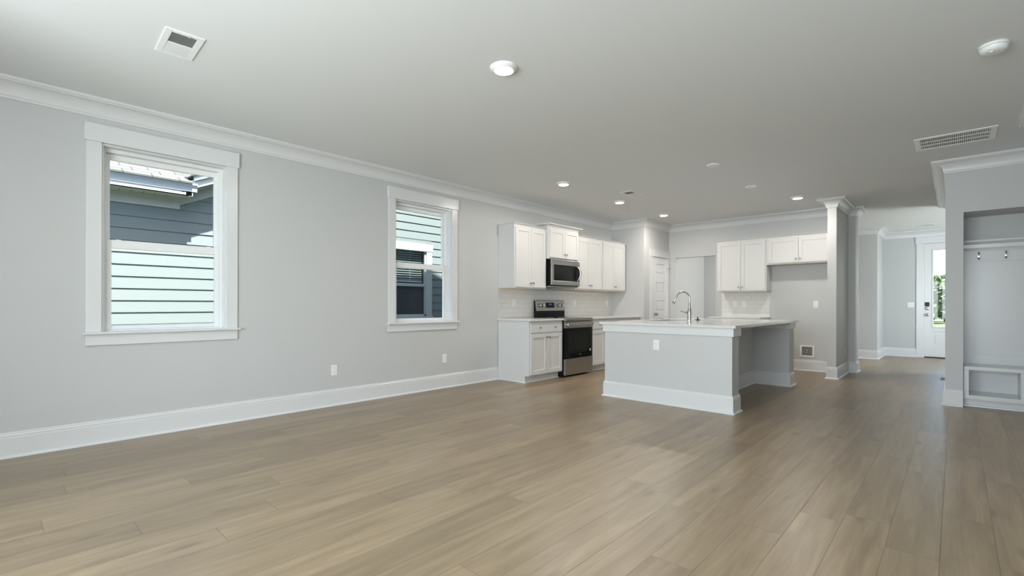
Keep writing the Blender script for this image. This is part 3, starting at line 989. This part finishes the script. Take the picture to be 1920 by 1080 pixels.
# front door, facing -y
fd = empty('door_2', (DX0, Y6, 0))
tag(fd, 'white front door with tall narrow glass pane and keypad lock', 'door', kind='structure')
w, h = DX1 - DX0, 2.452
gx0, gx1, gz0, gz1 = 0.150, w - 0.150, 0.672, 2.303
yo, yb = 0.012, 0.055
dm = MB().box(0.003, gx0, yo, yb, 0.022, h).box(gx1, w - 0.003, yo, yb, 0.022, h).box(gx0, gx1, yo, yb, gz1, h).box(gx0, gx1, yo, yb, 0.557, gz0).box(gx0, gx1, yo, yb, 0.022, 0.284)
dm.box(gx0, gx1, yo + 0.010, yb - 0.01, 0.284, 0.557)
dm.box(gx0 + 0.03, gx1 - 0.03, yo + 0.003, yb - 0.005, 0.314, 0.527)
dp = dm.build('door_panel', M_TRIM, fd, bevel=0.002)
gb = MB().box(gx0 - 0.028, gx0, yo - 0.010, yo, gz0 - 0.028, gz1 + 0.028).box(gx1, gx1 + 0.028, yo - 0.010, yo, gz0 - 0.028, gz1 + 0.028) \
    .box(gx0, gx1, yo - 0.010, yo, gz1, gz1 + 0.028).box(gx0, gx1, yo - 0.010, yo, gz0 - 0.028, gz0)
gb.build('glass_bead', M_TRIM, dp, bevel=0.004)
MB().box(gx0 - 0.002, gx1 + 0.002, 0.030, 0.036, gz0 - 0.002, gz1 + 0.002).build('pane', M_GLASS, dp)
MB().box(gx0, gx1, 0.026, 0.029, 1.512, 1.524).build('muntin', M_TRIM, dp)
MB().box(0.012, 0.085, yo - 0.026, yo, 1.105, 1.195).build('keypad', M_BLACK, dp, bevel=0.006)
MB().lathe([(0.033, 0.0), (0.033, -0.022), (0.020, -0.026), (0.008, -0.036)], (0.049, yo, 1.062), 'y', 24).build('deadbolt', M_NICKEL, dp)
MB().lathe([(0.032, 0.0), (0.032, -0.008), (0.012, -0.012), (0.012, -0.034), (0.028, -0.044), (0.029, -0.060), (0.016, -0.070)], (0.050, yo, 0.925), 'y', 24).build('door_knob', M_NICKEL, dp)
MB().box(-0.020, 0.002, 0.0, 0.10, 0, DZ + 0.018).box(w - 0.002, w + 0.020, 0.0, 0.10, 0, DZ + 0.018).box(0, w, 0.0, 0.10, DZ, DZ + 0.019).build('jamb', M_TRIM, fd)
MB().box(-0.130, -0.012, -0.019, 0, 0, 2.462).build('side_casing', M_TRIM, fd, bevel=0.002)
MB().box(w + 0.012, w + 0.130, -0.019, 0, 0, 2.462).build('side_casing', M_TRIM, fd, bevel=0.002)
MB().box(-0.145, w + 0.145, -0.028, 0, 2.462, 2.606).build('head_casing', M_TRIM, fd, bevel=0.003)
MB().box(0, w, 0.0, 0.14, 0.0, 0.020).build('threshold', M_BLACK, fd)

# ------------------------------------------------------------------ drop zone niche: bench, panel, ledge, hooks
bn = empty('storage_bench', (NX0 + 0.004, 0, 0))
place(bn, (NX0 + 0.004, 7.80, 0))
tag(bn, 'white built in bench with an open cubby in the wall niche', 'bench')
B = lambda name, mb, m, par=bn, **k: mb.build(name, m, par, world=True, **k)
bx0, bx1, by0 = NX0 + 0.004, NX1 - 0.004, 7.352
B('seat', MB().box(bx0, bx1, by0 - 0.012, 7.799, 0.412, 0.448), M_TRIM, bevel=0.003)
fr = MB()
CUB = [(0.109, 0.507), (0.567, 0.965)]
xs = [bx0] + [v for p in CUB for v in p] + [bx1]
for i in range(0, len(xs), 2):
    fr.box(xs[i], xs[i + 1], by0, by0 + 0.02, 0.085, 0.412)
for a, b in CUB:
    fr.box(a, b, by0, by0 + 0.02, 0.085, 0.130).box(a, b, by0, by0 + 0.02, 0.406, 0.412)
B('face_frame', fr, M_TRIM)
B('cubby_box', MB().box(bx0, CUB[0][0] - 0.002, by0 + 0.02, 7.798, 0.10, 0.411).box(CUB[0][1] + 0.002, CUB[1][0] - 0.002, by0 + 0.02, 7.798, 0.10, 0.411).box(CUB[1][1] + 0.002, bx1, by0 + 0.02, 7.798, 0.10, 0.411)
  .box(bx0, bx1, by0 + 0.02, 7.798, 0.10, 0.128).box(bx0, bx1, 7.78, 7.798, 0.128, 0.411), M_TRIM)
B('toe_kick', MB().box(bx0, bx1, by0 + 0.055, 7.798, 0, 0.10), M_TRIM)
B('shoe_moulding', MB().sweep([(bx0, by0 + 0.055), (bx1, by0 + 0.055)], [(0, 0), (0.016, 0), (0.015, 0.008), (0.009, 0.016), (0, 0.019)]), M_TRIM)

pn = empty('wall_panelling', (NX0 + 0.004, 7.80, 0.449))
tag(pn, 'white framed back panel with ledge above the bench', 'panelling')
B = lambda name, mb, m, par=pn, **k: mb.build(name, m, par, world=True, **k)
py = 7.78
B('backing', MB().box(bx0, bx1, py, 7.798, 0.449, 1.765), M_TRIM)
pf = MB()
PX = [(0.157, 0.58), (0.67, 1.06)]
xs = [bx0] + [v for p in PX for v in p] + [bx1]
for i in range(0, len(xs), 2):
    pf.box(xs[i], xs[i + 1], py - 0.020, py, 0.449, 1.765)
for a, b in PX:
    pf.box(a, b, py - 0.020, py, 0.449, 0.553).box(a, b, py - 0.020, py, 1.632, 1.765)
B('stiles', pf, M_TRIM)
B('ledge', MB().sweep([(bx0, py - 0.020), (bx1, py - 0.020)], [(0, 1.755), (0.008, 1.755), (0.012, 1.775), (0.020, 1.79), (0.022, 1.83), (0.040, 1.845), (0.055, 1.855), (0.062, 1.858), (0.062, 1.880), (-0.030, 1.880), (-0.030, 1.755)]), M_TRIM)


def hook():
    r = empty('coat_hook')
    MB().box(-0.009, 0.009, -0.005, 0, -0.030, 0.030).build('back_plate', M_NICKEL, r, bevel=0.004)
    MB().tube([(0, -0.004, 0.018), (0, -0.030, 0.022), (0, -0.050, 0.036), (0, -0.056, 0.050)], [0.006, 0.0055, 0.006, 0.009], 10).build('upper_prong', M_NICKEL, r)
    MB().tube([(0, -0.004, -0.010), (0, -0.018, -0.030), (0, -0.036, -0.030), (0, -0.044, -0.012)], [0.006, 0.0055, 0.006, 0.009], 10).build('lower_prong', M_NICKEL, r)
    return r


hk = hook()
for i, (x, lab) in enumerate(((0.196, 'brushed nickel coat hook nearest the niche corner'), (0.415, 'second brushed nickel coat hook along the panel from the niche corner'))):
    o = hk if i == 0 else copy_tree(hk)
    o.name = 'coat_hook' if i == 0 else 'coat_hook.%03d' % i
    place(o, (x, py - 0.0205, 1.688))
    tag(o, lab, 'hook', 'coat hooks on the niche panel')

# ------------------------------------------------------------------ ceiling fixtures


def can_light():
    r = empty('ceiling_light')
    MB().lathe([(0.094, 0.0), (0.093, -0.006), (0.086, -0.014), (0.066, -0.024), (0.064, -0.022)], (0, 0, 0), 'z', 40).build('trim_ring', M_PLATE, r)
    MB().lathe([(0.063, -0.018), (0.062, -0.025), (0.040, -0.028), (0.002, -0.029)], (0, 0, 0), 'z', 40).build('lens', M_LED, r)
    return r


cl = can_light()
LIGHTS = [(-2.270, 2.365, 'round recessed light alone in the living room ceiling'),
          (-3.838, 5.155, 'lit round ceiling light above the start of the kitchen run'),
          (-3.870, 6.66, 'lit round ceiling light out from the microwave'),
          (-3.842, 8.150, 'lit round ceiling light closest to the pantry corner'),
          (-1.738, 8.168, 'lit round ceiling light in front of the stepped wall end')]
for i, (x, y, lab) in enumerate(LIGHTS):
    o = cl if i == 0 else copy_tree(cl)
    o.name = 'ceiling_light' if i == 0 else 'ceiling_light.%03d' % i
    place(o, (x, y, C))
    tag(o, lab, 'ceiling light', 'round ceiling lights')
    l = bpy.data.lights.new('ceiling_lamp', 'AREA')
    l.shape = 'DISK'
    l.size = 0.13
    l.energy = 16.0
    l.color = (1.0, 0.93, 0.85)
    lo = bpy.data.objects.new('ceiling_lamp', l)
    lo.location = (x, y, C - 0.033)
    COL.objects.link(lo)

# supply register: local x long axis


def register():
    r = empty('ceiling_register')
    L, Wd = 0.36, 0.20
    f = MB().box(-L / 2, L / 2, -Wd / 2, -Wd / 2 + 0.036, -0.006, 0).box(-L / 2, L / 2, Wd / 2 - 0.036, Wd / 2, -0.006, 0)
    f.box(-L / 2, -L / 2 + 0.034, -Wd / 2 + 0.036, Wd / 2 - 0.036, -0.006, 0).box(L / 2 - 0.034, L / 2, -Wd / 2 + 0.036, Wd / 2 - 0.036, -0.006, 0)
    f.box(-0.006, 0.006, -Wd / 2 + 0.036, Wd / 2 - 0.036, -0.006, -0.001)
    f.build('frame', M_PLATE, r, bevel=0.002)
    MB().box(-L / 2 + 0.03, L / 2 - 0.03, -Wd / 2 + 0.03, Wd / 2 - 0.03, -0.0008, -0.0002).build('duct', M_DUCT, r)
    s = MB()
    for sgn in (-1, 1):
        for k in range(11):
            x = sgn * (0.014 + k * 0.0122)
            a = (x, -0.0012)
            s.prism([(x, -0.0010), (x + sgn * 0.0100, -0.0075), (x + sgn * 0.0110, -0.0072), (x + sgn * 0.0012, -0.0010)], 'y', -Wd / 2 + 0.036, Wd / 2 - 0.036)
    s.build('louvers', M_LOUV, r)
    MB().box(L / 2 - 0.022, L / 2 - 0.016, 0.018, 0.022, -0.018, -0.004).build('damper_lever', M_GREYPL, r)
    return r


rg_ = register()
REGS = [((-3.560, 0.783, C), math.radians(-2.2), 'white two way supply register in the ceiling above the first window'),
        ((-3.465, 6.30, C), R90, 'white supply register in the kitchen ceiling between the round lights'),
        ((-0.47, 12.73, C), 0, 'white supply register in the ceiling just inside the front door')]
for i, (loc, rz, lab) in enumerate(REGS):
    o = rg_ if i == 0 else copy_tree(rg_)
    o.name = 'ceiling_register' if i == 0 else 'ceiling_register.%03d' % i
    place(o, loc, rz)
    tag(o, lab, 'air register', 'white ceiling supply registers')

# return air grille
gr = empty('return_air_grille', (-0.013, 6.34, C))
tag(gr, 'large white return air grille in the ceiling before the niche', 'air grille')
gx, gy = 0.292, 0.235
f = MB()
for (a, b, p, q) in ((-gx, gx, -gy, -gy + 0.045), (-gx, gx, gy - 0.045, gy), (-gx, -gx + 0.045, -gy + 0.045, gy - 0.045), (gx - 0.045, gx, -gy + 0.045, gy - 0.045)):
    f.box(a, b, p, q, -0.008, 0)
f.build('frame', M_PLATE, gr, bevel=0.003)
MB().box(-gx + 0.04, gx - 0.04, -gy + 0.04, gy - 0.04, -0.0010, -0.0003).build('filter', M_DUCT, gr)
b = MB()
for k in range(1, 3):
    y = -gy + 0.045 + k * (2 * gy - 0.09) / 3
    b.box(-gx + 0.045, gx - 0.045, y - 0.008, y + 0.008, -0.007, -0.001)
nb = 34
for k in range(nb):
    x = -gx + 0.045 + (k + 0.5) * (2 * gx - 0.09) / nb
    b.prism([(x - 0.003, -0.001), (x + 0.0030, -0.007), (x + 0.0050, -0.007), (x - 0.001, -0.001)], 'y', -gy + 0.045, gy - 0.045)
b.build('blades', M_PLATE, gr)

# smoke detector and blank plates
sd = empty('smoke_detector', (0.172, 4.22, C))
tag(sd, 'round white smoke detector on the ceiling before the return grille', 'smoke detector')
MB().lathe([(0.068, 0.0), (0.070, -0.010), (0.069, -0.014)], (0, 0, 0), 'z', 40).build('base_plate', M_PLATE, sd)
MB().lathe([(0.062, -0.0145), (0.066, -0.018), (0.064, -0.032), (0.052, -0.044), (0.030, -0.047), (0.004, -0.047)], (0, 0, 0), 'z', 40).build('cover', M_PLATE, sd)
MB().lathe([(0.010, -0.046), (0.010, -0.051), (0.007, -0.053)], (-0.012, -0.026, 0), 'z', 16).build('test_button', M_PLATE, sd)
pl = None
for i, (x, y, lab) in enumerate(((-2.060, 5.645, 'flat round white cover plate in the ceiling above island front'), (-2.058, 7.02, 'flat round white cover plate in the ceiling above the island rear'))):
    if pl is None:
        pl = MB().lathe([(0.070, 0.0), (0.070, -0.006), (0.064, -0.011), (0.004, -0.012)], (0, 0, 0), 'z', 36).build('ceiling_cover_plate', M_PLATE)
        o = pl
    else:
        o = pl.copy()
        COL.objects.link(o)
    o.location = (x, y, C)
    tag(o, lab, 'cover plate', 'blank pendant cover plates')

# floor register peeking out past the niche wall
fr_ = empty('floor_register', (-0.05, 9.84, 0))
tag(fr_, 'slim brown floor register in the hall by the niche wall', 'floor register')
MB().box(-0.12, -0.04, -0.15, 0.15, 0.0, 0.004).build('frame', M_MAPLE, fr_)
b = MB()
for k in range(16):
    b.box(-0.11, -0.05, -0.135 + k * 0.017, -0.126 + k * 0.017, 0.0038, 0.0048)
b.build('slots', M_SLOT, fr_)

# ------------------------------------------------------------------ outside: ground, neighbouring house, upper storey, front yard
struct('ground', MB().box(-40, 40, -30, 120, -0.62, -0.45), M_LAWN, 'green lawn around the house', 'lawn')
struct('road', MB().box(-40, 40, 34, 41, -0.46, -0.43), M_ROAD, 'grey street across the front yard', 'road')
struct('porch_slab', MB().box(-3.0, 3.3, 13.86, 15.6, -0.45, -0.02), M_CONC, 'concrete porch slab outside the front door', 'porch')
struct('roof', MB().box(XL - 0.55, 3.8, YR - 0.6, 14.2, C + 0.21, C + 0.30), M_SHINGLE, 'roof deck over the house', 'roof')

NXW = -8.0                       # face of the neighbour's wall
nh = empty('neighbor_house', (NXW, 3.0, -0.45))
tag(nh, 'neighbouring house with blue grey lap siding, white trim and pale shingles', 'house')
B = lambda name, mb, m, par=nh, **k: mb.build(name, m, par, world=True, **k)
CY, CZ, SL = 1.70, 2.473, 0.47     # eave / rake corner, rake slope
PKY = 5.7                          # gable peak


def rake(z):                       # y where the rake's lower edge reaches height z on both slopes
    t = max(0.0, (z - CZ) / SL)
    return CY + t, 2 * PKY - CY - t


NW0, NW1, NWZ0, NWZ1 = 4.72, 6.165, 0.835, 2.352     # outer trim of the neighbour's window
sd_ = MB()
EXPO = 0.159
z = 0.852 - 8 * EXPO
while z < 4.1:
    zt = z + EXPO
    prof = [(NXW - 0.02, z), (NXW + 0.013, z), (NXW + 0.002, zt), (NXW - 0.02, zt)]
    if z < 2.44:
        segs = [(-6.0, 12.0)]
    else:
        a, b = rake(z - 0.05)
        segs = [(a, b)] if b - a > 0.1 else []
    for (p, q) in segs:
        if zt > NWZ0 + 0.02 and z < NWZ1 - 0.02:
            sd_.prism(prof, 'y', p, NW0 + 0.02)
            sd_.prism(prof, 'y', NW1 - 0.02, q)
        else:
            sd_.prism(prof, 'y', p, q)
    z = zt
sd_.box(NXW - 0.02, NXW + 0.008, NW0, NW1, NWZ1 - 0.03, NWZ1 + 0.11)
B('siding', sd_, M_SIDING)
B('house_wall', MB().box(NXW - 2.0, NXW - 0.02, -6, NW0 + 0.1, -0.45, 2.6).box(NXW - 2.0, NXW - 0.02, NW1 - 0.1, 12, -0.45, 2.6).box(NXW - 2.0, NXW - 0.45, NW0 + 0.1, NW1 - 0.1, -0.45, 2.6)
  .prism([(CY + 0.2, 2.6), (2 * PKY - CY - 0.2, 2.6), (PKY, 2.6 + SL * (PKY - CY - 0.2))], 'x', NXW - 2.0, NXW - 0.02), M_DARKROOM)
# straight eave (y < corner)
OV = 0.30
B('frieze_board', MB().box(NXW - 0.01, NXW + 0.022, -6, CY + 0.06, 2.446, 2.600), M_SOFFIT)
so = B('soffit', MB().box(NXW - 0.01, NXW + OV, -6, CY + 0.10, 2.600, 2.612), M_SOFFIT)
vm_ = MB()
for k in range(60):
    y = CY - 0.12 - k * 0.125
    vm_.box(NXW + 0.05, NXW + 0.17, y, y + 0.012, 2.5985, 2.6005)
B('soffit_vents', vm_, M_DUCT, so)
B('eave_return', MB().box(NXW - 0.01, NXW + OV, CY + 0.07, CY + 0.15, 2.602, 2.72), M_SOFFIT)
B('fascia', MB().box(NXW + OV - 0.02, NXW + OV, -6, CY + 0.14, 2.600, 2.768), M_EXTTRIM)
gp = [(OV, 2.660), (OV + 0.010, 2.662), (OV + 0.013, 2.700), (OV + 0.022, 2.728), (OV + 0.034, 2.748), (OV + 0.036, 2.772), (OV, 2.772)]
B('edge_moulding', MB().prism([(NXW + a, b) for a, b in gp], 'y', -6, CY + 0.20), M_EDGE)


def slab(y0, z0, y1, z1, th, xa, xb):
    return MB().prism([(y0, z0), (y1, z1), (y1, z1 + th), (y0, z0 + th)], 'x', xa, xb)


for s_ in (1, -1):
    Y = lambda y: y if s_ > 0 else 2 * PKY - y
    zr = lambda y: CZ + SL * (y - CY)
    B('rake_frieze', slab(Y(CY - 0.03), zr(CY - 0.03), Y(PKY), zr(PKY), 0.150, NXW - 0.01, NXW + 0.027), M_SOFFIT)
    B('rake_soffit', slab(Y(CY + 0.02), zr(CY + 0.02) + 0.150, Y(PKY), zr(PKY) + 0.150, 0.012, NXW - 0.01, NXW + OV), M_SOFFIT)
    B('rake_board', slab(Y(CY + 0.10), zr(CY + 0.10) + 0.150, Y(PKY), zr(PKY) + 0.150, 0.13, NXW + OV - 0.02, NXW + OV), M_EXTTRIM)
    B('rake_trim', slab(Y(CY + 0.16), zr(CY + 0.16) + 0.262, Y(PKY), zr(PKY) + 0.262, 0.09, NXW + OV - 0.01, NXW + OV + 0.035), M_EDGE)
    B('gable_roof', slab(Y(CY + 0.13), zr(CY + 0.13) + 0.335, Y(PKY), zr(PKY) + 0.335, 0.018, NXW - 4.0, NXW + OV + 0.056), M_SHINGLE)
# main roof rising away behind the eave
rf = MB()
vr = [(NXW + OV + 0.054, -8.0), (NXW + OV + 0.054, CY + 0.14), (NXW + OV - 0.10, CY + 0.06), (NXW - 6.0, CY + (0.5 * (6.0 + OV + 0.04) - 0.05) / SL), (NXW - 6.0, -8.0)]
zt_ = lambda x, o: 2.764 + o + 0.5 * (NXW + OV + 0.054 - x)
lo_ = [rf.bm.verts.new((x, y, zt_(x, 0.0))) for x, y in vr]
hi_ = [rf.bm.verts.new((x, y, zt_(x, 0.022))) for x, y in vr]
rf.bm.faces.new(lo_[::-1])
rf.bm.faces.new(hi_)
for i in range(len(vr)):
    rf.bm.faces.new((lo_[i], lo_[(i + 1) % 5], hi_[(i + 1) % 5], hi_[i]))
B('roof', rf, M_SHINGLE)
rvx, rvy = NXW - 0.44, 1.25
rvz = 2.78 + 0.5 * (OV + 0.054 + 0.44)
B('roof_vent', MB().lathe([(0.08, -0.10), (0.08, 0.01), (0.12, 0.014), (0.12, 0.060), (0.02, 0.085)], (rvx, rvy, rvz), 'z', 24), M_METALV)
# neighbour's window
nw = B('window_casing', MB().box(NXW - 0.02, NXW + 0.03, NW0, NW0 + 0.135, NWZ0, NWZ1).box(NXW - 0.02, NXW + 0.03, NW1 - 0.135, NW1, NWZ0, NWZ1)
       .box(NXW - 0.02, NXW + 0.036, NW0 - 0.02, NW1 + 0.02, NWZ1 - 0.145, NWZ1).box(NXW - 0.02, NXW + 0.036, NW0 - 0.03, NW1 + 0.03, NWZ0 - 0.015, NWZ0 + 0.05), M_EXTTRIM)
ga, gb_ = NW0 + 0.135, NW1 - 0.135
zm = 1.515
B('window_sash', MB().box(NXW - 0.03, NXW + 0.005, ga, ga + 0.04, NWZ0 + 0.05, NWZ1 - 0.145).box(NXW - 0.03, NXW + 0.005, gb_ - 0.04, gb_, NWZ0 + 0.05, NWZ1 - 0.145)
  .box(NXW - 0.03, NXW + 0.012, ga, gb_, zm - 0.03, zm + 0.03).box(NXW - 0.03, NXW + 0.005, ga, gb_, NWZ0 + 0.05, NWZ0 + 0.09), M_EXTTRIM, nw)
B('window_pane', MB().box(NXW - 0.022, NXW - 0.018, ga + 0.03, gb_ - 0.03, zm + 0.02, NWZ1 - 0.14), M_GLASS, nw)
B('window_screen', MB().box(NXW - 0.020, NXW - 0.016, ga + 0.03, gb_ - 0.03, NWZ0 + 0.08, zm - 0.02), M_SCREEN, nw)
bl = MB()
zz = zm + 0.10
while zz < NWZ1 - 0.15:
    bl.prism([(NXW - 0.10, zz), (NXW - 0.065, zz + 0.012), (NXW - 0.064, zz + 0.015), (NXW - 0.099, zz + 0.003)], 'y', ga + 0.05, gb_ - 0.05)
    zz += 0.045
bl.box(NXW - 0.10, NXW - 0.065, ga + 0.05, gb_ - 0.05, zm + 0.06, zm + 0.085)
bl.box(NXW - 0.066, NXW - 0.064, ga + 0.35, ga + 0.353, zm + 0.085, NWZ1 - 0.15).box(NXW - 0.066, NXW - 0.064, gb_ - 0.35, gb_ - 0.347, zm + 0.085, NWZ1 - 0.15)
B('blinds', bl, M_BLIND, nw)

# our own upper storey, whose shadow falls on the neighbour's lower wall
struct('upper_storey', MB().prism([(3.4, C + 0.31), (3.4, 7.15), (6.12, 7.15), (8.0, 6.3), (13.0, 6.3), (13.0, C + 0.31)], 'x', -5.6, -0.5), M_SIDING,
       'upper storey of the house above the kitchen', 'upper storey')


def tree(x, y, h, r, m, label, dense=900, rnd=None):
    rnd = rnd or random
    t_ = empty('tree', (x, y, -0.45))
    tag(t_, label, 'tree', 'trees across the street')
    MB().tube([(0, 0, 0), (0.05, 0, h * 0.4), (0.0, 0.05, h * 0.85)], [0.10, 0.07, 0.02], 8).build('trunk', M_BARK, t_)
    b = MB()
    for _ in range(dense):
        u = rnd.random() ** 0.6
        a = rnd.random() * 2 * PI
        zz = h * (0.12 + 0.88 * rnd.random())
        rr = r * u * (1.05 - 0.75 * abs(zz / h - 0.42))
        c = Vector((rr * math.cos(a), rr * math.sin(a), zz))
        n_ = Vector((rnd.uniform(-1, 1), rnd.uniform(-1, 1), rnd.uniform(-0.2, 1))).normalized()
        s_ = n_.orthogonal().normalized()
        q = n_.cross(s_)
        L_ = rnd.uniform(0.16, 0.36)
        vs4 = [b.bm.verts.new(c + s_ * L_), b.bm.verts.new(c + q * L_ * 0.5), b.bm.verts.new(c - s_ * L_), b.bm.verts.new(c - q * L_ * 0.5)]
        b.bm.faces.new(vs4)
    b.build('foliage', m, t_)
    return t_


T = [(-1.75, 55, 4.0, 1.6, M_LEAF, 'bright green bushy tree seen through the door glass'),
     (-0.75, 62, 4.4, 1.9, M_LEAFD, 'dark green tree behind the bushy one across the street'),
     (-6.6, 58, 5.2, 1.8, M_LEAFD, 'tall dark tree further along the street'),
     (1.2, 57, 4.6, 1.7, M_LEAF, 'wide green tree opposite the entry niche side'),
     (3.8, 60, 5.0, 1.8, M_LEAFD, 'dark tree at the end of the street row')]
for a in T:
    tree(*a)
sb = empty('shrub', (-0.62, 24.0, -0.45))
tag(sb, 'low brown shrub on the lawn outside the front door', 'shrub')
b = MB()
for _ in range(300):
    a = random.random() * 2 * PI
    u = random.random() ** 0.5
    c = Vector((0.45 * u * math.cos(a), 0.4 * u * math.sin(a), 0.05 + 0.75 * random.random() * (1 - 0.5 * u)))
    n_ = Vector((random.uniform(-1, 1), random.uniform(-1, 1), random.uniform(-0.3, 1))).normalized()
    s_ = n_.orthogonal().normalized()
    q = n_.cross(s_)
    L_ = random.uniform(0.05, 0.12)
    b.bm.faces.new([b.bm.verts.new(c + s_ * L_), b.bm.verts.new(c + q * L_ * 0.5), b.bm.verts.new(c - s_ * L_), b.bm.verts.new(c - q * L_ * 0.5)])
b.build('foliage', M_MULCH, sb)
